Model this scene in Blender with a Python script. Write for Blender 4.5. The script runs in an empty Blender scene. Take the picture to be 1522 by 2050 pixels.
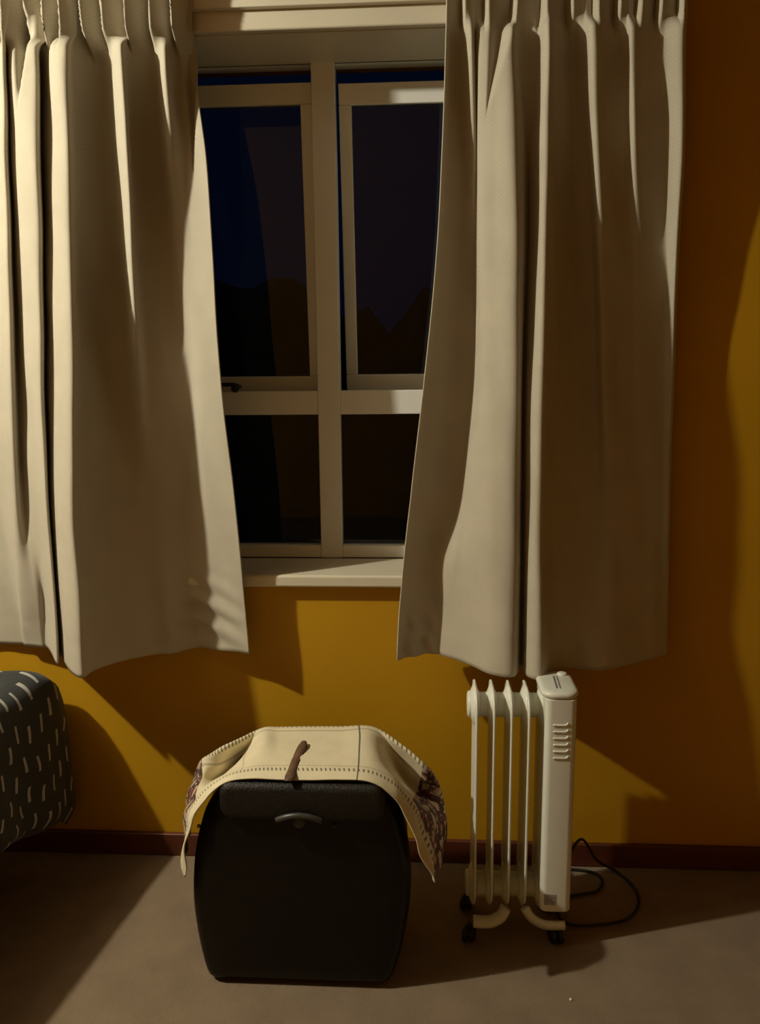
import bpy, math, random
from mathutils import Vector, Matrix
random.seed(4)
SC = bpy.context.scene
COL = SC.collection

# ------------------------------------------------------------------ camera
F, CX, CY = 1550.0, 761.0, 1025.0
H = 1.45
dn = Vector((80, 9039, F)).normalized()                 # world down in (right, down, forward)
lf = Vector((-27000, 0, F)); lf.y = -(lf.x*80 + F*F)/9039
lf.normalize()
X = -lf; Z = -dn; Y = Z.cross(X).normalized(); X = Y.cross(Z).normalized()
def wdir(px, py):
    c = Vector(((px-CX)/F, (py-CY)/F, 1.0))
    return Vector((c.dot(X), c.dot(Y), c.dot(Z)))
_d = wdir(900, 1722)
D = H*_d.y/(-_d.z)
CAM = Vector((0, -D, H))
def at(px, py, y):                                      # point of the sight line lying in the plane y
    d = wdir(px, py); return CAM + d*((y-CAM.y)/d.y)
def onfloor(px, py, z=0.0):
    d = wdir(px, py); return CAM + d*((z-CAM.z)/d.z)
def proj(p):
    v = Vector(p)-CAM; c = X*v.x + Y*v.y + Z*v.z
    return CX+F*c.x/c.z, CY+F*c.y/c.z
def xat(px, y, z):
    x = 0.0
    for _ in range(4):
        a = proj((x, y, z))[0]; b = proj((x+.01, y, z))[0]
        x += (px-a)*.01/(b-a)
    return x
cd = bpy.data.cameras.new('camera'); cam = bpy.data.objects.new('camera', cd); COL.objects.link(cam)
r = Vector((X.x, Y.x, Z.x)); d_ = Vector((X.y, Y.y, Z.y)); f_ = Vector((X.z, Y.z, Z.z))
M = Matrix(((r.x, -d_.x, -f_.x), (r.y, -d_.y, -f_.y), (r.z, -d_.z, -f_.z))).to_4x4()
M.translation = CAM; cam.matrix_world = M
cd.sensor_fit = 'VERTICAL'; cd.sensor_height = 24.0; cd.lens = 24.0*F/2050; cd.clip_start = .02
SC.camera = cam

# ------------------------------------------------------------------ light
w = bpy.data.worlds.new('world'); SC.world = w; w.use_nodes = True
w.node_tree.nodes['Background'].inputs[0].default_value = (.0010, .0028, .0105, 1)
w.node_tree.nodes['Background'].inputs[1].default_value = 0.6
LAMP = Vector((-2.25, -1.12, 2.68))
ld = bpy.data.lights.new('ceiling_bulb', 'POINT'); lo = bpy.data.objects.new('ceiling_bulb', ld); COL.objects.link(lo)
lo.location = LAMP; ld.energy = 240; ld.color = (1.0, .955, .76); ld.shadow_soft_size = .035
SC.view_settings.view_transform = 'Standard'; SC.view_settings.look = 'None'
SC.view_settings.gamma = 1; SC.view_settings.use_curve_mapping = False
SC.view_settings.exposure = 0.0
SC.cycles.max_bounces = 10; SC.cycles.diffuse_bounces = 6

# ------------------------------------------------------------------ materials
def mat(name, col, rough=.6, var=.0, scale=20, bump=0., bscale=200, metal=0, spec=.5, col2=None, sheen=0):
    m = bpy.data.materials.new(name); m.use_nodes = True; nt = m.node_tree; N = nt.nodes; L = nt.links
    b = N['Principled BSDF']; b.inputs['Roughness'].default_value = rough
    b.inputs['Metallic'].default_value = metal; b.inputs['Specular IOR Level'].default_value = spec
    b.inputs['Sheen Weight'].default_value = sheen
    tc = N.new('ShaderNodeTexCoord')
    n = N.new('ShaderNodeTexNoise'); n.inputs['Scale'].default_value = scale; n.inputs['Detail'].default_value = 6
    L.new(tc.outputs['Object'], n.inputs['Vector'])
    mx = N.new('ShaderNodeMix'); mx.data_type = 'RGBA'
    c2 = col2 or tuple(c*(1-var) for c in col)
    mx.inputs['A'].default_value = (*col, 1); mx.inputs['B'].default_value = (*c2, 1)
    rp = N.new('ShaderNodeMapRange'); rp.inputs[1].default_value = .35; rp.inputs[2].default_value = .65
    L.new(n.outputs[0], rp.inputs[0]); L.new(rp.outputs[0], mx.inputs['Factor'])
    L.new(mx.outputs['Result'], b.inputs['Base Color'])
    if bump:
        n2 = N.new('ShaderNodeTexNoise'); n2.inputs['Scale'].default_value = bscale; n2.inputs['Detail'].default_value = 3
        L.new(tc.outputs['Object'], n2.inputs['Vector'])
        bp = N.new('ShaderNodeBump'); bp.inputs['Strength'].default_value = bump; bp.inputs['Distance'].default_value = .004
        L.new(n2.outputs[0], bp.inputs['Height']); L.new(bp.outputs[0], b.inputs['Normal'])
    m['out'] = mx.name
    return m
M_WALL = mat('ochre_wall_paint', (.52, .275, .007), .55, .07, 3, .12, 120, spec=.3)
M_CEIL = mat('ceiling_paint', (.25, .20, .14), .8, .05, 3)
M_CARPET = mat('brown_carpet', (.27, .195, .125), .95, .16, 9, .9, 420, spec=.1, sheen=.1)
M_BASE = mat('dark_red_brown_skirting', (.115, .030, .012), .4, .3, 6, .1, 60)
M_TRIM = mat('cream_gloss_paint', (.66, .60, .47), .35, .06, 6, .06, 60)
M_FRAME = mat('white_aluminium_frame', (.80, .80, .76), .4, .04, 8)
M_CURT = mat('beige_curtain_cloth', (.585, .53, .42), .85, .06, 14, .35, 900, spec=.2, sheen=.15)
M_SHELL = mat('black_brown_plastic_shell', (.0065, .0042, .0025), .38, .4, 30, .12, 380, spec=.30)
M_SHELL2 = mat('charcoal_rubber_grip', (.014, .011, .008), .5, .3, 60, .5, 260, spec=.4)
M_LATCH = mat('dark_grey_latch_plastic', (.055, .052, .045), .4, .3, 40)
M_HEAT = mat('white_enamel', (.74, .75, .67), .32, .04, 12)
M_GREY = mat('grey_marking', (.22, .22, .21), .5, .3, 100)
M_LABEL = mat('silver_sticker', (.36, .33, .32), .45, .25, 90)
M_BLACK = mat('black_rubber', (.010, .010, .009), .5, .3, 40)
M_STRAP = mat('brown_leather', (.14, .075, .04), .6, .3, 60, .3, 200)
M_WHITE = mat('white_lint', (.8, .8, .78), .9)
M_MATT = mat('mattress_ticking', (.10, .09, .08), .9, .1, 30)
M_WOOD = mat('dark_bed_timber', (.05, .025, .012), .5, .3, 12)
M_SOIL = mat('dark_garden_soil', (.03, .03, .015), .95, .5, 4)
M_BANK = mat('dark_green_leaves', (.02, .04, .01), .7, .5, 9)

def nd(nt, kind, **kw):
    n = nt.nodes.new(kind)
    for k, v in kw.items(): setattr(n, k, v)
    return n
def mth(nt, op, a, b=None, c=None):
    n = nt.nodes.new('ShaderNodeMath'); n.operation = op
    for i, v in enumerate((a, b, c)):
        if v is None: continue
        if isinstance(v, (int, float)): n.inputs[i].default_value = v
        else: nt.links.new(v, n.inputs[i])
    return n.outputs[0]

# curtain: a fine woven grid over the noise
def weave(m, s=650, k=.10):
    nt = m.node_tree; N = nt.nodes; L = nt.links; b = N['Principled BSDF']
    tc = N.new('ShaderNodeTexCoord'); sp = N.new('ShaderNodeSeparateXYZ'); L.new(tc.outputs['Object'], sp.inputs[0])
    a = mth(nt, 'SINE', mth(nt, 'MULTIPLY', sp.outputs[0], s)); c = mth(nt, 'SINE', mth(nt, 'MULTIPLY', sp.outputs[2], s))
    f = mth(nt, 'MULTIPLY_ADD', mth(nt, 'MULTIPLY', a, c), k*.5, 1-k*.5)
    src = N[m['out']].outputs['Result']
    vm = nd(nt, 'ShaderNodeVectorMath', operation='SCALE'); L.new(src, vm.inputs[0]); L.new(f, vm.inputs['Scale'])
    L.new(vm.outputs[0], b.inputs['Base Color'])
weave(M_CURT)
def translucent(m, k, col):
    nt = m.node_tree; N = nt.nodes; L = nt.links
    t = N.new('ShaderNodeBsdfTranslucent'); t.inputs['Color'].default_value = (*col, 1)
    mx = N.new('ShaderNodeMixShader'); mx.inputs[0].default_value = k
    L.new(N['Principled BSDF'].outputs[0], mx.inputs[1]); L.new(t.outputs[0], mx.inputs[2]); L.new(mx.outputs[0], N['Material Output'].inputs[0])
translucent(M_CURT, .14, (.62, .50, .30))

def glass_mat():
    m = bpy.data.materials.new('window_glass'); m.use_nodes = True; nt = m.node_tree; N = nt.nodes; L = nt.links
    N.remove(N['Principled BSDF'])
    g = N.new('ShaderNodeBsdfGlossy'); g.inputs['Roughness'].default_value = .015; g.inputs['Color'].default_value = (.9, .95, 1, 1)
    t = N.new('ShaderNodeBsdfTransparent'); t.inputs['Color'].default_value = (.82, .87, .9, 1)
    fr = N.new('ShaderNodeFresnel'); fr.inputs['IOR'].default_value = 1.30
    nz = N.new('ShaderNodeTexNoise'); nz.inputs['Scale'].default_value = 3.0
    bp = N.new('ShaderNodeBump'); bp.inputs['Strength'].default_value = .05; L.new(nz.outputs[0], bp.inputs['Height'])
    L.new(bp.outputs[0], g.inputs['Normal'])
    mx = N.new('ShaderNodeMixShader'); L.new(fr.outputs[0], mx.inputs[0]); L.new(t.outputs[0], mx.inputs[1]); L.new(g.outputs[0], mx.inputs[2])
    L.new(mx.outputs[0], N['Material Output'].inputs[0])
    return m
M_GLASS = glass_mat()

def duvet_mat():
    m = mat('black_duvet_print', (.020, .025, .028), .62, .3, 30, .25, 500, sheen=.12); nt = m.node_tree; N = nt.nodes; L = nt.links
    uv = N.new('ShaderNodeUVMap'); uv.uv_map = 'UVMap'
    nz = N.new('ShaderNodeTexNoise'); nz.inputs['Scale'].default_value = 9; nz.inputs['Detail'].default_value = 1
    L.new(uv.outputs[0], nz.inputs['Vector'])
    sp = N.new('ShaderNodeSeparateXYZ'); L.new(uv.outputs[0], sp.inputs[0])
    nn = mth(nt, 'SUBTRACT', nz.outputs[0], .5)
    u = mth(nt, 'MULTIPLY', mth(nt, 'MULTIPLY_ADD', nn, .05, sp.outputs[0]), 1/.047)
    c = mth(nt, 'FLOOR', u)
    wn = nd(nt, 'ShaderNodeTexWhiteNoise', noise_dimensions='1D'); L.new(c, wn.inputs['W'])
    v = mth(nt, 'ADD', mth(nt, 'MULTIPLY', sp.outputs[1], 1/.098), mth(nt, 'MULTIPLY', wn.outputs[0], 1.0))
    fu = mth(nt, 'FRACT', u); fv = mth(nt, 'FRACT', v)
    a = mth(nt, 'LESS_THAN', mth(nt, 'ABSOLUTE', mth(nt, 'SUBTRACT', fu, mth(nt, 'MULTIPLY_ADD', fv, .35, .30))), .10)
    b = mth(nt, 'LESS_THAN', mth(nt, 'ABSOLUTE', mth(nt, 'SUBTRACT', fv, .5)), .25)
    mk = mth(nt, 'MULTIPLY', a, b)
    mx = nd(nt, 'ShaderNodeMix', data_type='RGBA'); L.new(mk, mx.inputs['Factor'])
    L.new(N[m['out']].outputs['Result'], mx.inputs['A']); mx.inputs['B'].default_value = (.42, .42, .40, 1)
    L.new(mx.outputs['Result'], N['Principled BSDF'].inputs['Base Color'])
    return m
M_DUVET = duvet_mat()

def scarf_mat():
    # u 0..1 across the case, v 0..1 front hem to back hem
    m = mat('cream_cotton_with_border', (.72, .64, .45), .85, .05, 25, .3, 700); nt = m.node_tree; N = nt.nodes; L = nt.links
    uv = N.new('ShaderNodeUVMap'); uv.uv_map = 'UVMap'; sp = N.new('ShaderNodeSeparateXYZ'); L.new(uv.outputs[0], sp.inputs[0])
    u, v = sp.outputs[0], sp.outputs[1]
    cur = N[m['out']].outputs['Result']
    def over(cur, mask, col):
        mx = nd(nt, 'ShaderNodeMix', data_type='RGBA'); L.new(mask, mx.inputs['Factor']); L.new(cur, mx.inputs['A'])
        mx.inputs['B'].default_value = (*col, 1); return mx.outputs['Result']
    def band(x, a, b): return mth(nt, 'MULTIPLY', mth(nt, 'GREATER_THAN', x, a), mth(nt, 'LESS_THAN', x, b))
    # printed ends: curling dark and red motifs
    side = mth(nt, 'GREATER_THAN', mth(nt, 'ABSOLUTE', mth(nt, 'SUBTRACT', u, .5)), .335)
    tc = N.new('ShaderNodeTexCoord')
    vo = N.new('ShaderNodeTexVoronoi'); vo.feature = 'DISTANCE_TO_EDGE'; vo.inputs['Scale'].default_value = 30
    nz = N.new('ShaderNodeTexNoise'); nz.inputs['Scale'].default_value = 30
    ad = nd(nt, 'ShaderNodeMix', data_type='VECTOR'); ad.inputs['Factor'].default_value = .05
    L.new(tc.outputs['Object'], nz.inputs['Vector']); L.new(tc.outputs['Object'], ad.inputs['A']); L.new(nz.outputs['Color'], ad.inputs['B'])
    L.new(ad.outputs['Result'], vo.inputs['Vector'])
    lines = mth(nt, 'LESS_THAN', vo.outputs['Distance'], .12)
    nz2 = N.new('ShaderNodeTexNoise'); nz2.inputs['Scale'].default_value = 38; L.new(tc.outputs['Object'], nz2.inputs['Vector'])
    inner = band(v, .13, .90)
    red = mth(nt, 'MULTIPLY', mth(nt, 'GREATER_THAN', nz2.outputs[0], .56), inner)
    cur = over(cur, mth(nt, 'MULTIPLY', side, inner), (.50, .36, .25))
    cur = over(cur, mth(nt, 'MULTIPLY', side, red), (.20, .035, .03))
    cur = over(cur, mth(nt, 'MULTIPLY', mth(nt, 'MULTIPLY', side, inner), lines), (.06, .025, .02))
    # ticked border stripes along both hems
    tick = mth(nt, 'LESS_THAN', mth(nt, 'FRACT', mth(nt, 'MULTIPLY_ADD', v, 3.0, mth(nt, 'MULTIPLY', u, 86))), .38)
    bd = mth(nt, 'ADD', band(v, .075, .115), band(v, .835, .885))
    cur = over(cur, mth(nt, 'MULTIPLY', bd, tick), (.20, .165, .11))
    # pressed fold and check lines
    ln = mth(nt, 'ADD', mth(nt, 'ADD', band(v, .145, .155), band(v, .755, .775)), mth(nt, 'MULTIPLY', band(u, .345, .3485), band(v, .1, .9)))
    cur = over(cur, mth(nt, 'MULTIPLY', ln, .55), (.25, .21, .14))
    cur = over(cur, band(u, .658, .6615), (.13, .115, .09))
    L.new(cur, N['Principled BSDF'].inputs['Base Color'])
    return m
M_SCARF = scarf_mat()

# ------------------------------------------------------------------ builders
class MB:
    def __init__(s): s.v = []; s.f = []; s.uv = None
    def box(s, x0, x1, y0, y1, z0, z1):
        o = len(s.v)
        for z in (z0, z1):
            for x, y in ((x0, y0), (x1, y0), (x1, y1), (x0, y1)): s.v.append((x, y, z))
        for q in ((0, 3, 2, 1), (4, 5, 6, 7), (0, 1, 5, 4), (1, 2, 6, 5), (2, 3, 7, 6), (3, 0, 4, 7)): s.f.append([o+i for i in q])
        return s
    def rings(s, rings, cap=True, closed=True):
        o = len(s.v); n = len(rings[0])
        for r_ in rings: s.v += [tuple(p) for p in r_]
        for i in range(len(rings)-1):
            for j in range(n if closed else n-1):
                a = o+i*n+j; b = o+i*n+(j+1) % n; s.f.append([a, b, b+n, a+n])
        if cap and closed:
            s.f.append([o+j for j in range(n)][::-1]); e = o+(len(rings)-1)*n; s.f.append([e+j for j in range(n)])
        return s
    def grid(s, rows, uvs=None):
        s.rings(rows, cap=False, closed=False)
        if uvs: s.uv = [tuple(c) for r_ in uvs for c in r_]
        return s
    def lathe(s, p, ax, prof, n=28):                    # prof: (t along axis, radius)
        ax = Vector(ax).normalized(); a = ax.orthogonal().normalized(); b = ax.cross(a)
        rr = [[Vector(p)+ax*t+(a*math.cos(2*math.pi*k/n)+b*math.sin(2*math.pi*k/n))*max(rad, 1e-4) for k in range(n)] for t, rad in prof]
        return s.rings(rr)
    def tube(s, pts, rad, n=10):
        pts = [Vector(p) for p in pts]; rr = []; a = None
        for i, p in enumerate(pts):
            t = (pts[min(i+1, len(pts)-1)]-pts[max(i-1, 0)]).normalized()
            if a is None: a = t.orthogonal().normalized()
            a = (a-t*a.dot(t)).normalized(); b = t.cross(a)
            r0 = rad[i] if isinstance(rad, (list, tuple)) else rad
            ra, rb = r0 if isinstance(r0, tuple) else (r0, r0)
            rr.append([p+a*math.cos(2*math.pi*k/n)*ra+b*math.sin(2*math.pi*k/n)*rb for k in range(n)])
        return s.rings(rr)
    def build(s, name, m, parent=None, smooth=False, bevel=0, solid=0, sub=0, seg=3, soff=0):
        me = bpy.data.meshes.new(name); me.from_pydata(s.v, [], s.f)
        if s.uv:
            ul = me.uv_layers.new(name='UVMap')
            for l in me.loops: ul.data[l.index].uv = s.uv[l.vertex_index]
        me.validate(); me.update()
        if smooth:
            for p in me.polygons: p.use_smooth = True
        me.materials.append(m)
        o = bpy.data.objects.new(name, me); COL.objects.link(o)
        if parent:
            o.parent = parent; 
            o.matrix_parent_inverse = Matrix.Translation(-origin(parent))
        if solid:
            q = o.modifiers.new('thickness', 'SOLIDIFY'); q.thickness = solid; q.offset = soff
        if sub:
            q = o.modifiers.new('subdivision', 'SUBSURF'); q.levels = sub; q.render_levels = sub
        if bevel:
            q = o.modifiers.new('bevel', 'BEVEL'); q.width = bevel; q.segments = seg; q.limit_method = 'ANGLE'
            if not smooth:
                for p in me.polygons: p.use_smooth = True
                q.harden_normals = True
        return o
ORG = {}
def origin(o):
    return ORG.get(o.name, Vector((0, 0, 0)))
def empty(name, loc):
    o = bpy.data.objects.new(name, None); COL.objects.link(o); o.location = loc; ORG[o.name] = Vector(loc)
    o.empty_display_size = .05; return o
def tag(o, label, cat, group=None):
    o['label'] = label; o['category'] = cat
    if group: o['group'] = group
    return o
def struct(o): o['kind'] = 'structure'; return o

def cr(P, t):                                           # catmull-rom through a list of tuples, t in 0..len-1
    i = min(int(t), len(P)-2); f = t-i
    a = P[max(i-1, 0)]; b = P[i]; c = P[i+1]; d = P[min(i+2, len(P)-1)]
    return tuple(.5*((2*q)+(r_-p)*f+(2*p-5*q+4*r_-s_)*f*f+(3*q-p-3*r_+s_)*f**3) for p, q, r_, s_ in zip(a, b, c, d))
def smooth_path(P, k=8):
    n = (len(P)-1)*k; return [Vector(cr([tuple(p) for p in P], i/k if i < n else len(P)-1-1e-6)) for i in range(n+1)]

# ------------------------------------------------------------------ the room
RX0, RX1, RY0, CEILZ = -5.6, 3.4, -5.5, LAMP.z+.22
WT = .30                                                 # outer wall thickness
RF = .19                                                 # depth of the window frame behind the wall face
wx0 = at(180, 600, 0).x; wx1 = at(1120, 600, 0).x
zh = at(640, 57, 0).z; zs = at(650, 1152, -.03).z
struct(MB().box(RX0-.1, RX1+.1, RY0-.1, WT, -.1, 0).build('floor', M_CARPET))
wb = MB().box(RX0, wx0, 0, WT, 0, CEILZ).box(wx1, RX1, 0, WT, 0, CEILZ).box(wx0, wx1, 0, WT, 0, zs-.035).box(wx0, wx1, 0, WT, zh, CEILZ)
struct(wb.build('wall_back', M_WALL))
struct(MB().box(RX0-.1, RX0, RY0, WT, 0, CEILZ).build('wall_left', M_WALL))
struct(MB().box(RX1, RX1+.1, RY0, WT, 0, CEILZ).build('wall_right', M_WALL))
struct(MB().box(RX0-.1, RX1+.1, RY0-.1, RY0, 0, CEILZ).build('wall_front', M_WALL))
struct(MB().box(RX0-.1, RX1+.1, RY0-.1, WT, CEILZ, CEILZ+.1).build('ceiling', M_CEIL))
bz = at(900, 1684, -.015).z
struct(MB().box(RX0, RX1, -.016, 0, 0, bz).build('baseboard_back', M_BASE, bevel=.004))
# painted timber head trim above the opening, and plaster reveals in the same cream paint
z0, z1 = at(640, 57, -.02).z, at(640, 12, -.02).z
tr = MB().box(wx0-.06, wx1+.06, -.022, -.0005, z0, z1)
struct(tr.build('trim_1', M_TRIM, bevel=.006))
rv = MB().box(wx0, wx1, .0, RF+.01, zh-.010, zh).box(wx0, wx0+.012, .0, RF+.01, zs, zh).box(wx1-.012, wx1, 0, RF+.01, zs, zh)
struct(rv.build('trim_2', M_TRIM))

# ------------------------------------------------------------------ the window
win = empty('window_1', ((wx0+wx1)/2, RF, zs)); struct(win)
def xf(px, py): return at(px, py, RF).x
def zf(px, py): return at(px, py, RF).z
mx0, mx1 = xf(632, 600), xf(677, 600)
zt0, zt1 = zf(650, 830), zf(650, 782)                    # transom
zb = zf(650, 1092)                                       # top of the bottom rail
ztop = zf(650, 122)
FD = .055
fr = MB()
fr.box(mx0, mx1, RF, RF+FD, zs, zh)
win_parts = []
fr.build('mullion', M_FRAME, win, bevel=.003)
t1 = MB().box(wx0+.012, mx0, RF+.003, RF+FD, zt0, zt1).box(mx1, wx1-.012, RF+.003, RF+FD, zt0, zt1)
t1.build('transom', M_FRAME, win, bevel=.003)
hd = MB().box(wx0+.012, mx0, RF+.003, RF+FD, ztop, zh-.01).box(mx1, wx1-.012, RF+.003, RF+FD, ztop, zh-.01)
hd.build('head_rail', M_FRAME, win, bevel=.003)
bt = MB().box(wx0+.012, mx0, RF+.003, RF+FD, zs, zb).box(mx1, wx1-.012, RF+.003, RF+FD, zs, zb)
bt.build('bottom_rail', M_FRAME, win, bevel=.003)
for a, b in ((wx0+.012, wx0+.055), (wx1-.055, wx1-.012)):
    MB().box(a, b, RF+.001, RF+FD, zs, zh-.01).build('jamb', M_FRAME, win, bevel=.003)
for a, b in ((wx0+.055, mx0), (mx1, wx1-.055)):
    MB().box(a, b, RF+.030, RF+.034, zb, zt0).build('window_pane', M_GLASS, win)
# windowsill
MB().box(wx0-.05, wx1+.05, -.032, RF+.002, zs-.036, zs).build('window_sill', M_TRIM, win, bevel=.008)
# the two top-hung sashes, slid down on their stays and pushed out at the foot
def sash(x0, x1, out, drop, sw, tw):
    zt = ztop-drop; h = (zt-zt1)+.012; ang = math.asin(out/h)
    ca, sa = math.cos(ang), math.sin(ang)
    e = empty('window_sash', (0, 0, 0)); e.parent = win; e.matrix_parent_inverse = Matrix.Translation(-origin(win))
    y0 = RF+.022
    def tr_(mb):
        mb.v = [(x, y0+(y*ca+(-z)*sa), zt+(z*ca+y*sa)) for x, y, z in mb.v]; return mb
    q = MB().box(x0, x1, 0, .035, -tw, 0).box(x0, x1, 0, .035, -h, -h+.052).box(x0, x0+sw, 0, .035, -h+.052, -tw).box(x1-sw, x1, 0, .035, -h+.052, -tw)
    o = tr_(q).build('sash_frame', M_FRAME, win, bevel=.003)
    bpy.data.objects.remove(e)
    g = tr_(MB().box(x0+sw, x1-sw, .014, .018, -h+.052, -tw)); g.build('sash_pane', M_GLASS, o)
    return o
sash(wx0+.06, mx0-.002, .075, .046, .034, .056)
sx0 = at(677, 165, RF+.022).x
sash(sx0, wx1-.06, .11, .052, .036, .056)
# window stay on the bottom left rail
sp = at(470, 770, RF-.005)
st = MB().lathe((sp.x, RF+.003, sp.z-.012), (0, -1, 0), ((0, .012), (.008, .012), (.014, .008)), 16).tube([(sp.x-.05, RF-.008, sp.z), (sp.x, RF-.01, sp.z), (sp.x+.02, RF-.008, sp.z-.008)], .006, 8)
st.build('stay_handle', M_BLACK, win, smooth=True)

# outdoor slope with an invented bank, raised to darken the lower panes
gr_ = []
for i in range(31):
    y = WT+.05+i*.2; t = max(0, min(1, (y-1.2)/3.0)); t = t*t*(3-2*t)
    gr_.append([(x*.15, y, t*(2.05+.18*math.sin(x*.55)+.10*math.sin(x*1.7+1)+.05*math.sin(x*3.9))) for x in range(-50, 51)])
struct(MB().grid(gr_).build('ground', M_BANK, smooth=True, solid=.05))

# ------------------------------------------------------------------ curtain rail
rz = at(640, 2, -.035).z
rail = empty('curtain_rail', (at(640, 0, 0).x, -.035, rz)); 
rx0, rx1 = wx0-.55, at(1395, 0, -.08).x
MB().box(rx0, rx1, -.040, -.0225, rz-.010, rz+.022).build('track', M_TRIM, rail, bevel=.003)
for x in (rx0+.1, at(640, 0, 0).x, rx1-.1):
    MB().box(x-.012, x+.012, -.024, 0, rz+.0, rz+.03).build('bracket', M_TRIM, rail, bevel=.002)
tag(rail, 'white curtain rail across the top of the window holding both beige curtains', 'curtain rail')

# ------------------------------------------------------------------ curtains
def vspec(px0, py0, px1, py1, wpx):
    a = at(px0, py0, -.1); b = at(px1, py1, -.1); return (a.x, a.z, b.x, b.z, wpx/700)
VS = [[vspec(52, 75, 46, 225, 19), vspec(365, 75, 376, 350, 19), vspec(104, 60, 92, 150, 14)],
      [vspec(1004, 60, 972, 240, 24), vspec(1085, 40, 1078, 70, 14)]]
def curtain(name, rows, ztopc, zbot, pleat, label, edge):
    # rows: list of (image row, [(px, depth), ...]) from top to hem, same count of points in each
    N_ = len(rows[0][1]); K = 22; R = 150; DS = 1.0
    levels = []
    for py, pts in rows:
        z = at(650, py, -.10).z
        levels.append((z, [(xat(px, -d*DS, z), d*DS) for px, d in pts]))
    zs_ = [l[0] for l in levels]
    P = []; UV = []
    for i in range(R+1):
        t = i/R; t = t**.85 if False else t
        z = ztopc+(zbot-ztopc)*t
        # position among levels
        if z >= zs_[0]: s_ = 0.0
        elif z <= zs_[-1]: s_ = len(zs_)-1-1e-6
        else:
            k = max(j for j in range(len(zs_)-1) if zs_[j] >= z); s_ = k+(zs_[k]-z)/(zs_[k]-zs_[k+1])
        ctrl = []
        for j in range(N_):
            c = cr([l[1][j] for l in levels], min(s_, len(zs_)-1-1e-6)); ctrl.append((c[0], c[1]))
        line = []
        for q in range((N_-1)*K+1):
            tt = min(q/K, N_-1-1e-6)
            x, d = cr(ctrl, tt)
            # gathered pencil pleats below the tape
            zz = (z-pleat[0])
            am = max(0.0, min(1.0, (z-(pleat[0]))/(.055)))
            if am > 0:
                am = am*am*(3-2*am)
                ph = x*pleat[1]+1.2*math.sin(x*9.0)
                d = d*(1-.8*am)+.045*.8*am
                f = (ph/(2*math.pi)+.25*math.sin(x*13)+.6*(z-pleat[0])*math.sin(x*21)) % 1.0
                saw = f/.16 if f < .16 else 1-(f-.16)/.84
                d += am*(0.070 if pleat[2] == 0 else .038)*saw
            for vx0, vz0, vx1, vz1, vw in VS[pleat[2]]:
                k = (vz0-z)/(vz0-vz1)
                if -.5 < k < 1:
                    kk = min(1, (1-k)); wv = vw*kk; cxv = vx0+(vx1-vx0)*k; q_ = (x-cxv)/max(wv, 1e-4)
                    if abs(q_) < 1: d -= (1.7, 1.0)[pleat[2]]*wv*math.cos(q_*math.pi/2)**2*min(1, (k+.5)*2)
            # slight swelling where the cloth leaves the tape
            d += .006*math.sin(x*47+z*3)*max(0, 1-abs(z-(pleat[0]-.05))/.12)
            # hem stitching line and a soft unevenness of the cloth
            d += .0012*math.sin(x*60+z*17)+.0012*math.sin(z*23+x*19)
            hz = z-zbot
            if abs(hz-.085) < .012: d -= .0012*(1-abs(hz-.085)/.012)
            if edge: 
                dx, dd = edge(tt/(N_-1), hz, x, z); x += dx; d += dd
            line.append((x, -max(d, .050 if z > zct-.11 else .012), z))
        P.append(line)
    o = MB().grid(P).build(name, M_CURT, None, smooth=True, solid=.0035, soff=0)
    return o, P
zhem = at(500, 1308, -.075).z
zct = rz+.05
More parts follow.
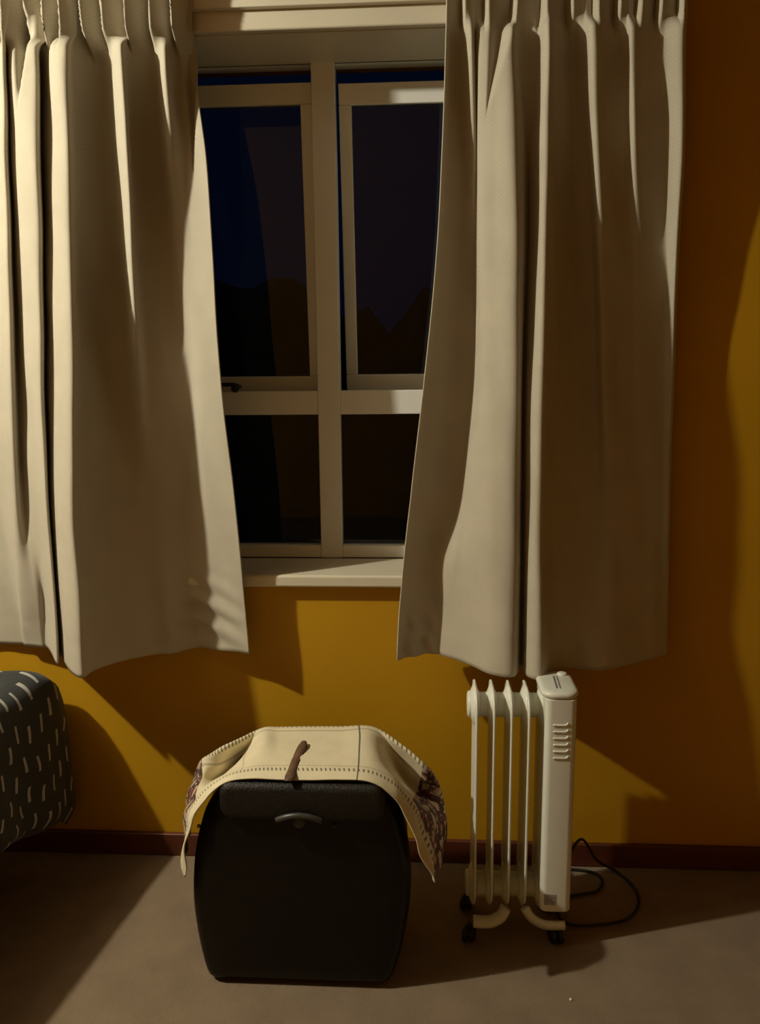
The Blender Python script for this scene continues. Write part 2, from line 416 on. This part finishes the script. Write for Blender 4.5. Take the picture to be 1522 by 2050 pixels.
Lrows = [
 (-70, [(-330,.10),(-250,.12),(-200,.08),(-140,.12),(-80,.07),(-15,.09),(10,.125),(20,.075),(45,.10),(72,.13),(82,.08),(96,.09),(115,.12),(132,.13),(152,.09),(190,.07),(218,.10),(236,.125),(258,.085),(300,.07),(328,.095),(350,.095),(385,.045)]),
 (90,  [(-330,.10),(-250,.12),(-200,.08),(-140,.13),(-80,.06),(-20,.08),(8,.125),(17,.07),(25,.11),(70,.135),(78,.06),(90,.08),(110,.13),(134,.145),(150,.08),(190,.04),(219,.06),(240,.135),(260,.085),(305,.055),(331,.098),(352,.040),(388,.040)]),
 (300, [(-330,.09),(-250,.13),(-200,.07),(-140,.13),(-80,.05),(-25,.07),(10,.13),(21,.06),(30,.11),(74,.148),(83,.05),(92,.085),(112,.14),(138,.160),(156,.085),(190,.035),(224,.055),(254,.138),(268,.07),(315,.030),(343,.072),(372,.045),(413,.062)]),
 (520, [(-330,.09),(-250,.13),(-200,.07),(-140,.14),(-80,.05),(-22,.07),(16,.14),(28,.07),(42,.12),(80,.160),(88,.06),(95,.11),(114,.155),(142,.180),(162,.105),(205,.040),(240,.048),(264,.115),(280,.060),(335,.032),(362,.045),(390,.058),(427,.082)]),
 (760, [(-330,.09),(-250,.13),(-200,.08),(-140,.14),(-80,.06),(-15,.09),(22,.155),(36,.10),(60,.15),(84,.185),(91,.09),(99,.14),(118,.185),(146,.215),(164,.150),(205,.085),(250,.060),(276,.085),(298,.060),(345,.038),(380,.030),(405,.060),(442,.088)]),
 (1000,[(-330,.07),(-250,.09),(-200,.06),(-140,.09),(-80,.03),(-5,.05),(30,.115),(48,.085),(75,.135),(94,.190),(99,.12),(108,.17),(124,.215),(146,.240),(166,.190),(205,.130),(250,.090),(292,.072),(320,.062),(355,.040),(384,.028),(420,.055),(470,.088)]),
 (1180,[(-330,.06),(-250,.07),(-200,.04),(-140,.06),(-80,.02),(18,.03),(40,.075),(70,.085),(90,.085),(108,.185),(112,.11),(120,.170),(134,.235),(158,.262),(178,.215),(218,.155),(262,.112),(300,.085),(332,.075),(362,.047),(388,.030),(435,.050),(487,.082)]),
 (1310,[(-330,.05),(-250,.05),(-200,.03),(-140,.05),(-80,.02),(38,.020),(50,.034),(82,.042),(97,.050),(115,.175),(121,.10),(130,.165),(142,.235),(164,.272),(186,.222),(228,.165),(272,.120),(312,.090),(345,.080),(375,.050),(402,.032),(450,.055),(499,.080)]),
]
def crumpleL(u, hz, x, z):
    k = max(0, (u-.80)/.20); a = k*(1-k)*4*max(0, 1-abs(hz-.10)/.16)
    return 0, a*.011*math.sin((z*1.0+x*.45)*95)
def crumpleR(u, hz, x, z):
    k = max(0, 1-u/.16); a = min(1, k*(1-k)*4)*max(0, 1-abs(hz-.05)/.12)
    b = math.exp(-((u-.155)/.05)**2)*math.exp(-((hz-.27)/.10)**2)
    return 0, a*.016*math.sin(x*110+z*38)*math.cos(z*40)+b*.03
cl, PL = curtain('curtain', Lrows, zct, zhem, (at(600, 92, -.1).z, 118, 0), '', crumpleL)
tag(cl, 'beige gathered curtain left of the window, hanging beside the patterned bed cover', 'curtain', 'beige curtains drawn apart at the window')
Rrows = [
 (-70, [(896,.11),(905,.08),(925,.09),(942,.12),(950,.085),(962,.10),(990,.115),(1020,.12),(1040,.085),(1060,.09),(1082,.12),(1110,.10),(1140,.075),(1172,.10),(1192,.12),(1225,.08),(1255,.10),(1268,.11),(1300,.08),(1334,.09),(1362,.11),(1368,.07)]),
 (90,  [(893,.115),(901,.08),(925,.08),(944,.11),(952,.085),(962,.10),(990,.115),(1025,.135),(1040,.085),(1075,.085),(1098,.130),(1118,.09),(1145,.055),(1170,.085),(1190,.120),(1225,.075),(1255,.085),(1270,.105),(1300,.07),(1328,.07),(1368,.10),(1373,.05)]),
 (300, [(886,.12),(895,.085),(925,.065),(948,.085),(955,.075),(962,.10),(990,.125),(1032,.150),(1055,.085),(1067,.095),(1096,.140),(1122,.085),(1148,.045),(1174,.060),(1196,.110),(1228,.072),(1256,.065),(1272,.090),(1300,.060),(1332,.050),(1366,.085),(1371,.04)]),
 (520, [(874,.125),(884,.09),(915,.055),(945,.060),(954,.075),(964,.115),(990,.145),(1036,.180),(1055,.095),(1063,.115),(1092,.178),(1120,.095),(1150,.050),(1186,.050),(1204,.098),(1235,.065),(1262,.052),(1280,.055),(1305,.045),(1334,.040),(1354,.070),(1359,.035)]),
 (760, [(850,.13),(862,.095),(900,.055),(940,.060),(954,.085),(966,.130),(992,.165),(1036,.190),(1048,.105),(1060,.160),(1088,.205),(1118,.115),(1150,.065),(1190,.050),(1210,.090),(1240,.065),(1265,.050),(1285,.048),(1305,.045),(1330,.042),(1346,.055),(1350,.03)]),
 (1000,[(822,.13),(836,.095),(875,.055),(915,.055),(935,.095),(960,.150),(992,.190),(1034,.203),(1046,.12),(1058,.182),(1083,.208),(1112,.140),(1150,.090),(1192,.075),(1218,.090),(1245,.080),(1268,.065),(1288,.055),(1308,.05),(1326,.045),(1338,.050),(1341,.03)]),
 (1180,[(803,.125),(818,.095),(850,.062),(880,.055),(905,.090),(948,.150),(988,.200),(1032,.213),(1045,.13),(1057,.202),(1083,.228),(1108,.165),(1150,.130),(1192,.125),(1220,.125),(1248,.105),(1270,.090),(1290,.075),(1308,.065),(1324,.050),(1336,.045),(1338,.03)]),
 (1310,[(795,.120),(810,.10),(840,.075),(872,.062),(893,.085),(940,.145),(985,.215),(1028,.225),(1043,.14),(1056,.220),(1084,.245),(1108,.180),(1150,.165),(1192,.175),(1220,.165),(1248,.140),(1270,.115),(1290,.095),(1308,.080),(1322,.060),(1333,.045),(1335,.03)]),
]
crt, PR = curtain('curtain', Rrows, zct, zhem+.001, (at(900, 72, -.1).z, 112, 1), '', crumpleR)
tag(crt, 'beige gathered curtain right of the window, hanging above the white heater', 'curtain', 'beige curtains drawn apart at the window')

# ------------------------------------------------------------------ bed and its cover
by = -.07
prof_px = [(-420,1350),(-300,1346),(-180,1350),(-80,1352),(0,1354),(42,1356),(72,1365),(92,1388),(107,1420),(120,1475),(132,1535),(143,1588),(150,1622),(142,1650)]
base = [at(px, py, -.13) for px, py in prof_px]
Ys = [by, -.10, -.16, -.3, -.5, -.75, -1.0, -1.3, -1.6, -1.85, -1.95]
rowsd = []; uvd = []
PD = smooth_path([(p.x, 0, p.z) for p in base], 5)
lens = [0]
for a, b in zip(PD, PD[1:]): lens.append(lens[-1]+(b-a).length)
ny = 60
for i in range(ny+1):
    y = by-1.9*(i/ny)
    rr = []; uu = []
    for k, p in enumerate(PD):
        s = k/(len(PD)-1)
        hang = max(0, (s-.5)/.5)
        e = max(0, 1-(by-y)/.07)
        x = p.x-.16*min(.7, by-y)-.018*hang**.5+hang*.014*math.sin(y*11)+hang*.012*math.sin(y*27+1) - e*e*.02*hang
        z = p.z+.010*math.sin(y*7+p.x*5)*(1-hang)-e*e*.045*(1-hang*.5)
        z += hang**2*min(.16, .36*(by-y))
        rr.append((x, y, z)); uu.append((by-y, lens[k]))
    rowsd.append(rr); uvd.append(uu)
bx1 = base[8].x
dv = MB().grid(rowsd, uvd).build('duvet', M_DUVET, None, smooth=True, solid=.022, soff=-1)
tag(dv, 'black duvet printed with short white dashes, draped over the edge of the bed', 'duvet')
zt = base[4].z
bed = empty('bed', (bx1-.55, -1.0, 0))
MB().box(bx1-1.1, bx1-.20, -1.92, -.10, .34, zt-.075).build('mattress', M_MATT, bed, bevel=.03)
MB().box(bx1-1.1, bx1-.20, -1.93, -.09, .17, .335).build('base', M_WOOD, bed, bevel=.01)
for x in (bx1-1.05, bx1-.26):
    for y in (-1.86, -.16): MB().box(x-.03, x+.03, y-.03, y+.03, 0, .172).build('leg', M_WOOD, bed, bevel=.004)
tag(bed, 'bed with dark base in the left corner, under the black dashed duvet', 'bed')

# ------------------------------------------------------------------ suitcase
yf = onfloor(610, 1980).y
outline = [(452,1974),(520,1979),(610,1980),(700,1979),(762,1975),(786,1958),(804,1910),(818,1840),(823,1770),(818,1700),(803,1636),(780,1592),(745,1571),(680,1566),(600,1565),(520,1567),(462,1572),(432,1592),(406,1632),(391,1690),(385,1750),(386,1810),(398,1885),(418,1950)]
oc = Vector((at(608, 1780, yf+.03).x, 0, at(608, 1780, yf+.03).z))
ow = [at(a, b, yf+.03) for a, b in outline]
ow = smooth_path([(p.x, 0, max(p.z, .0)) for p in ow]+[(ow[0].x, 0, max(ow[0].z, 0))], 4)[:-1]
zmin = min(p.z for p in ow)
def ring(y, sx, sz, shift=0):
    out = []
    for p in ow:
        out.append((oc.x+(p.x-oc.x)*sx, y, max(.0, oc.z+(p.z-oc.z)*sz-zmin*1.0)))
    return out
case = empty('suitcase', (oc.x, yf+.14, 0))
DEP = .29
def shell(ya, yb, front):
    ks = [(0, .90), (.006, .945), (.016, .972), (.032, .990), (.055, 1.0), (DEP/2-.006, 1.0), (DEP/2-.003, .988)]
    rs = []
    for t, s in ks:
        y = ya+t if front else yb-t
        if front: s2 = s if t < .06 else s*.965
        else: s2 = s*.95 if t < .06 else s*.96
        rs.append(ring(y, s2, s2))
    # a gently domed face: extra inner rings
    inner = []
    for q, push in ((.30, -.010), (.6, -.007), (.85, -.003)):
        y = ya+push if front else yb-push
        g_ = .90 if front else .855; inner.append(ring(y, g_*q, g_*q))
    rs = inner+rs
    mb = MB().rings(rs); return mb
for fr_, nm in ((True, 'front_shell'), (False, 'back_shell')):
    shell(yf+.004, yf+DEP, fr_).build(nm, M_SHELL, case, smooth=True)
mr = [ring(yf+.004+DEP/2-.012+q, .966, .966) for q in (0, .01, .018)]
MB().rings(mr).build('closing_rim', M_SHELL2, case, smooth=True)
# recessed grip bar along the top of the front shell
hx0, hx1 = at(442, 1600, yf).x, at(772, 1600, yf).x
hz0, hz1 = at(600, 1638, yf).z-zmin, at(600, 1566, yf).z-zmin
def rrect(x0, x1, z0, z1, r_, y, n=8):
    out = []
    for cx, cz, a0 in ((x1-r_, z1-r_, 0), (x0+r_, z1-r_, 90), (x0+r_, z0+r_, 180), (x1-r_, z0+r_, 270)):
        for k in range(n+1):
            a = math.radians(a0+90*k/n); out.append((cx+r_*math.cos(a), y, cz+r_*math.sin(a)))
    return out
gb = MB().rings([rrect(hx0, hx1, hz0, hz1, .028, yf+.03), rrect(hx0, hx1, hz0, hz1, .028, yf-.008), rrect(hx0+.006, hx1-.006, hz0+.006, hz1-.006, .024, yf-.018), rrect(hx0+.016, hx1-.016, hz0+.016, hz1-.018, .016, yf-.021)])
gb.build('handle_panel', M_SHELL2, case, smooth=True)
lx, lz = at(602, 1634, yf).x, at(602, 1632, yf).z-zmin
arc = [(lx-.052, yf-.020, lz-.004), (lx-.028, yf-.026, lz+.008), (lx, yf-.028, lz+.013), (lx+.028, yf-.026, lz+.008), (lx+.052, yf-.020, lz-.004)]
MB().tube(smooth_path(arc, 5), [(.007, .007)]*21, 10).build('latch', M_LATCH, case, smooth=True)
MB().lathe((lx, yf-.008, lz-.006), (0, -1, 0), ((0, .017), (.014, .016), (.02, .012), (.021, 0)), 20).build('lock', M_LATCH, case, smooth=True)
for a in (402, 672):
    p = at(a, 1648, yf+.01); MB().lathe((p.x, yf-.004, p.z-zmin), (0, -1, 0), ((0, .004), (.004, .004), (.006, .001)), 10).build('rivet', M_LATCH, case, smooth=True)
for sx in (-1, 1):
    for y in (yf+.05, yf+.24):
        MB().lathe((oc.x+sx*.11-.01, y, .016), (1, 0, 0), ((0, .012), (.003, .016), (.017, .016), (.02, .012)), 16).build('wheel', M_BLACK, case, smooth=True)
tag(case, 'dark hard-shell suitcase standing on the carpet under the cream cloth', 'suitcase')

# ------------------------------------------------------------------ cloth over the suitcase
SR = [
 (-.010, [(369,1757),(374,1690),(390,1635),(417,1596),(452,1568),(500,1560),(560,1562),(620,1563),(680,1562),(738,1566),(780,1590),(812,1636),(838,1700),(866,1768)]),
 (.012, [(368,1748),(373,1672),(388,1618),(418,1582),(456,1557),(505,1547),(560,1546),(620,1547),(680,1547),(742,1552),(790,1578),(822,1620),(850,1690),(870,1755)]),
 (.06, [(370,1730),(372,1645),(390,1600),(420,1570),(466,1545),(510,1529),(560,1527),(620,1527),(680,1528),(745,1532),(792,1560),(832,1600),(862,1668),(876,1738)]),
 (.13, [(372,1705),(374,1625),(394,1585),(424,1572),(464,1542),(516,1502),(560,1501),(620,1501),(680,1501),(747,1503),(792,1556),(834,1602),(874,1645),(882,1715)]),
 (.20, [(375,1690),(376,1612),(398,1562),(434,1560,.25),(472,1530,.255),(520,1481),(560,1480),(620,1480),(680,1480),(750,1482),(802,1552,.255),(840,1590,.245),(882,1628),(887,1695)]),
 (.245,[(376,1680),(378,1600),(402,1536),(442,1524,.225),(484,1500,.24),(523,1466),(560,1465),(620,1464),(680,1464),(748,1464),(802,1512,.24),(850,1560,.225),(886,1612),(889,1680)]),
 (.275,[(378,1672),(380,1590),(404,1526),(440,1500,.195),(484,1479,.225),(526,1459),(560,1458),(620,1457),(680,1457),(746,1457),(800,1490,.225),(858,1540,.195),(886,1602),(890,1672)]),
 (.305,[(380,1668),(384,1592),(410,1532),(452,1506),(492,1484),(530,1466),(560,1464),(620,1463),(680,1463),(744,1464),(792,1496),(850,1548),(882,1606),(888,1670)]),
 (.318,[(380,1674),(386,1620),(414,1570),(455,1550),(495,1534),(530,1520),(560,1518),(620,1517),(680,1517),(744,1520),(790,1545),(845,1590),(878,1640),(886,1680)]),
]
ctr = [[at(q[0], q[1], yf+(q[2] if len(q) > 2 else dy)) for q in row] for dy, row in SR]
KU, KV = 10, 6
nu, nv = len(SR[0][1]), len(SR)
rows_ = []; uvs_ = []
for i in range((nv-1)*KV+1):
    tv = min(i/KV, nv-1-1e-6)
    ctl = [cr([tuple(ctr[a][j]) for a in range(nv)], tv) for j in range(nu)]
    rr = []; uu = []
    for j in range((nu-1)*KU+1):
        tu = min(j/KU, nu-1-1e-6); p = cr(ctl, tu)
        s = abs(tu/(nu-1)-.5)*2
        wv = max(0, s-.45)*.010
        p = (p[0]+wv*math.sin(tu*5+tv*2.3), p[1]+wv*.8*math.sin(tu*3.1-tv*2), p[2]+wv*.7*math.cos(tu*4+tv*3))
        rr.append(p); 
        vv = tv/(nv-1)
        # even out v on real distance across the case
        dyv = cr([(SR[a][0],) for a in range(nv)], tv)[0]
        uu.append((tu/(nu-1), (dyv+.010)/.33))
    rows_.append(rr); uvs_.append(uu)
sc = MB().grid(rows_, uvs_).build('cloth', M_SCARF, None, smooth=True, solid=.003, soff=1)
tag(sc, 'cream cloth with stitched border and red printed ends draped over the suitcase', 'cloth')
# brown strap lying across it
sp_ = [(609,1489,.155),(606,1500,.130),(598,1517,.095),(591,1532,.055),(586,1546,.020),(581,1560,-.012),(577,1569,-.026)]
sw_ = [4, 9, 9, 8, 8, 9, 6]
lp = [at(a, b-3, yf+c) for a, b, c in sp_]
row1 = []; 
ls = smooth_path(lp, 5); n_ = len(ls)
wd = [cr([(q,) for q in sw_], min(i/5, len(sw_)-1-1e-6))[0]*.0013 for i in range(n_)]
MB().grid([[(p.x-w_, p.y, p.z+.0025), (p.x, p.y, p.z+.0035), (p.x+w_, p.y, p.z+.0025)] for p, w_ in zip(ls, wd)]).build('strap', M_STRAP, None, smooth=True, solid=.0025)
tag(bpy.data.objects['strap'], 'short brown strap lying across the front of the cream cloth', 'strap')

# ------------------------------------------------------------------ oil heater
hf = onfloor(1113, 1895).y                               # front castors
HF = hf+.005; HD = .165                                   # fin front edge and depth
ym = HF+HD/2
heat = empty('oil_heater', (xat(1040, ym, .3), ym, 0))
ftop = at(990, 1371, ym).z; fbot = at(1000, 1828, HF).z
def fin_x(k): return xat(953+34.3*k, HF, .35)
def make_fin(x, x_is=True):
    rs = []
    # plate: rounded rectangle in (y, z), thin rim, swollen middle channels
    def rr(ins, r_, t):
        pts = rrect(HF+ins, HF+HD-ins, fbot+ins, ftop-ins, r_, 0, 8)
        return [(x+t, a, c) for a, _, c in pts]
    for ins, r_, t in ((.045, .03, -.0024), (.03, .04, -.0034), (.012, .05, -.0026), (.001, .055, -.0028), (0, .056, 0), (.001, .055, .0028), (.012, .05, .0026), (.03, .04, .0034), (.045, .03, .0024)):
        rs.append(rr(ins, r_, t))
    mb = MB().rings(rs)
    for zc in (zpt, zpb):
        mb.lathe((x, ym, zc), (1, 0, 0), ((-.014, .030), (-.012, .034), (-.0045, .052), (0, .054), (.0040, .050), (.007, .038), (.010, .033)), 28)
    return mb
zpt = at(1000, 1410, ym).z; zpb = at(1000, 1768, ym).z
for k in range(5):
    make_fin(fin_x(k)).build('fin', M_HEAT, heat, smooth=True, bevel=0)
for zc, nm in ((zpt, 'pipe'), (zpb, 'pipe')):
    prof = []; xa, xb = fin_x(0)-.008, fin_x(4)+.02
    mb = MB(); n = 40
    pr = []
    for i in range(n+1):
        t = (xb-xa)*i/n; pr.append((t, .031+.0015*math.cos(2*math.pi*t/.009)))
    mb.lathe((xa, ym, zc), (1, 0, 0), pr, 28).build(nm, M_HEAT, heat, smooth=True)
mb = MB().lathe((fin_x(0)-.004, ym, zpt), (-1, 0, 0), ((0, .033), (.010, .034), (.014, .033), (.0165, .028), (.017, 0)), 28)
mb.build('end_cap', M_HEAT, heat, smooth=True)
MB().lathe((fin_x(0)-.004, ym, zpb), (-1, 0, 0), ((0, .033), (.010, .034), (.014, .033), (.0165, .028), (.017, 0)), 28).build('end_cap', M_HEAT, heat, smooth=True)
# control housing
cx0, cx1 = xat(1086, HF, .35), xat(1148, HF, .35)
hb = at(1110, 1826, HF-.006).z; ht = at(1115, 1401, HF-.006).z
def hring(z, ins, y0=HF-.008, y1=HF+HD+.005, r_=.016):
    out = []
    x0, x1 = cx0+ins, cx1-ins
    for cx, cy, a0 in ((x1-r_, y1-ins-r_, 0), (x0+r_, y1-ins-r_, 90), (x0+r_, y0+ins+r_, 180), (x1-r_, y0+ins+r_, 270)):
        for k in range(7):
            a = math.radians(a0+15*k); out.append((cx+r_*math.cos(a), cy+r_*math.sin(a), z))
    return out
MB().rings([hring(hb, .003), hring(hb+.003, 0), hring(ht-.01, 0), hring(ht, 0)]).build('control_housing', M_HEAT, heat, smooth=False, bevel=.002)
# top cap with a rounded overhang
tc0 = ht-.0005
def cring(z, g, back=.0):
    out = []; x0, x1 = cx0-.010-g, cx1+.006+g; r_ = .034; y0, y1 = HF-.010-g, HF+HD*.86+g
    for cx, cy, a0 in ((x1-r_, y1-r_, 0), (x0+r_, y1-r_, 90), (x0+r_, y0+r_, 180), (x1-r_, y0+r_, 270)):
        for k in range(9):
            a = math.radians(a0+90*k/8); out.append((cx+r_*math.cos(a), cy+r_*math.sin(a), z))
    return out
cap = MB().rings([cring(tc0, -.006), cring(tc0+.004, -.001), cring(tc0+.012, 0), cring(tc0+.017, -.004), cring(tc0+.019, -.012)])
capo = cap.build('control_panel', M_HEAT, heat, smooth=True)
def topz(y): return tc0+.019
for x, wq in ((cx0+.030, .0018), (cx0+.038, .0012)):
    q = MB(); q.grid([[(x-wq+.004*t, HF+.02+.08*t, topz(HF+.02+.08*t)+.0006), (x+wq+.004*t, HF+.02+.08*t, topz(HF+.02+.08*t)+.0006)] for t in (0, .5, 1)])
    q.build('marking', M_GREY, capo, solid=.0008)
kx = (cx0+cx1)/2
MB().lathe((kx+.020, HF+.115, topz(0)-.001), (0, 0, 1), ((0, .013), (.004, .0125), (.0055, .010), (.0056, 0)), 20).build('knob', M_HEAT, capo, smooth=True)
# louvre slots
for k in range(6):
    py = 1452+13.2*k
    p0 = at(1108, py, HF-.009); p1 = at(1136, py-4, HF-.009)
    a, b = Vector((p0.x, HF-.0085, p0.z)), Vector((p1.x, HF-.0085, p0.z))
    pts = smooth_path([a, a.lerp(b, .5)+Vector((0, 0, -.0003)), b+Vector((-.003, 0, .0003)), b+Vector((.003, 0, .006))], 4)
    MB().tube(pts, .0026, 8).build('louvre', M_HEAT, heat, smooth=True)
# sticker low on the front
s0 = at(1090, 1790, HF-.009); s1 = at(1112, 1812, HF-.009)
MB().box(s0.x, s1.x, HF-.0092, HF-.0078, s1.z, s0.z).build('sticker', M_LABEL, heat)
for k in range(3):
    zz = s0.z-.006-.007*k
    MB().box(s0.x+.003, s1.x-.003-.005*(k % 2), HF-.0096, HF-.009, zz-.0016, zz).build('printed_line', M_GREY, heat)
# cord guard on the back edge of the housing
MB().box(cx1-.004, cx1+.012, HF+HD*.55, HF+HD+.004, hb+.03, hb+.16).build('cord_guard', M_HEAT, heat, bevel=.004)
MB().box(cx1-.004, cx1+.008, HF+HD*.6, HF+HD, ht-.08, ht).build('cord_guard', M_HEAT, heat, bevel=.004)
# feet: bent channels front and back, with castors
def foot(pxs, wx, side):
    p = [Vector(q) for q in pxs]
    f_o = None
    pts = smooth_path(p, 6)
    mb = MB().tube(pts, [(.011, .016)]*len(pts), 14)
    return mb
def feet(yc, front):
    for side in (-1, 1):
        if side < 0:
            A = (xat(1014, HF, .09), yc+.004, fbot+.005); B = (xat(1003, HF, .07), yc, .069); C = (xat(980, HF, .06), yc-.004, .056); E = (xat(948, HF, .06), yc-.004, .056)
        else:
            A = (xat(1053, HF, .09), yc+.004, fbot+.005); B = (xat(1066, HF, .07), yc, .068); C = (xat(1092, HF, .06), yc-.004, .052); E = (xat(1132, HF, .06), yc-.004, .052)
        o = foot([A, B, C, E], 0, side).build('foot', M_HEAT, heat, smooth=True)
        ex = xat(940, HF, .03) if side < 0 else xat(1114, HF, .03)
        ey = yc-.004
        MB().tube([(ex, ey, .050), (ex, ey, .030)], .006, 8).build('castor_stem', M_BLACK, o, smooth=True)
        c = MB()
        for dx in (-.009, .009):
            c.lathe((ex+dx-.006, ey, .0215), (1, .35*side, 0), ((0, .015), (.002, .020), (.010, .020), (.012, .015)), 20)
        c.lathe((ex-.012, ey, .024), (1, .35*side, 0), ((0, .014), (.024, .014)), 16)
        c.build('castor', M_BLACK, o, smooth=True)
feet(HF+.012, True); feet(HF+HD-.03, False)
# cable
cz = .006
cab = [Vector((cx1+.004, HF+HD*.8, .13)), at(1163, 1680, HF+HD+.02), onfloor(1195, 1722, .05), onfloor(1235, 1745, cz), onfloor(1268, 1775, cz), onfloor(1279, 1808, cz), onfloor(1258, 1838, cz), onfloor(1210, 1850, cz), onfloor(1150, 1852, cz), onfloor(1120, 1835, cz),
       onfloor(1125, 1800, cz), onfloor(1165, 1790, cz), onfloor(1195, 1784, cz), onfloor(1206, 1766, cz), onfloor(1195, 1750, cz), onfloor(1165, 1742, cz), onfloor(1110, 1738, cz)]
MB().tube(smooth_path(cab, 8), .0038, 8).build('power_cord', M_BLACK, heat, smooth=True)
tag(heat, 'white oil-filled heater with five fins on castors under the right curtain', 'heater')

# ------------------------------------------------------------------ a speck on the carpet
p = onfloor(1143, 2002)
lt = MB().lathe((p.x, p.y, 0), (0, 0, 1), ((0, .003), (.002, .0036), (.004, .002), (.0045, 0)), 8).build('lint', M_WHITE, None, smooth=True)
tag(lt, 'tiny white speck of lint on the carpet in front of the heater', 'lint')
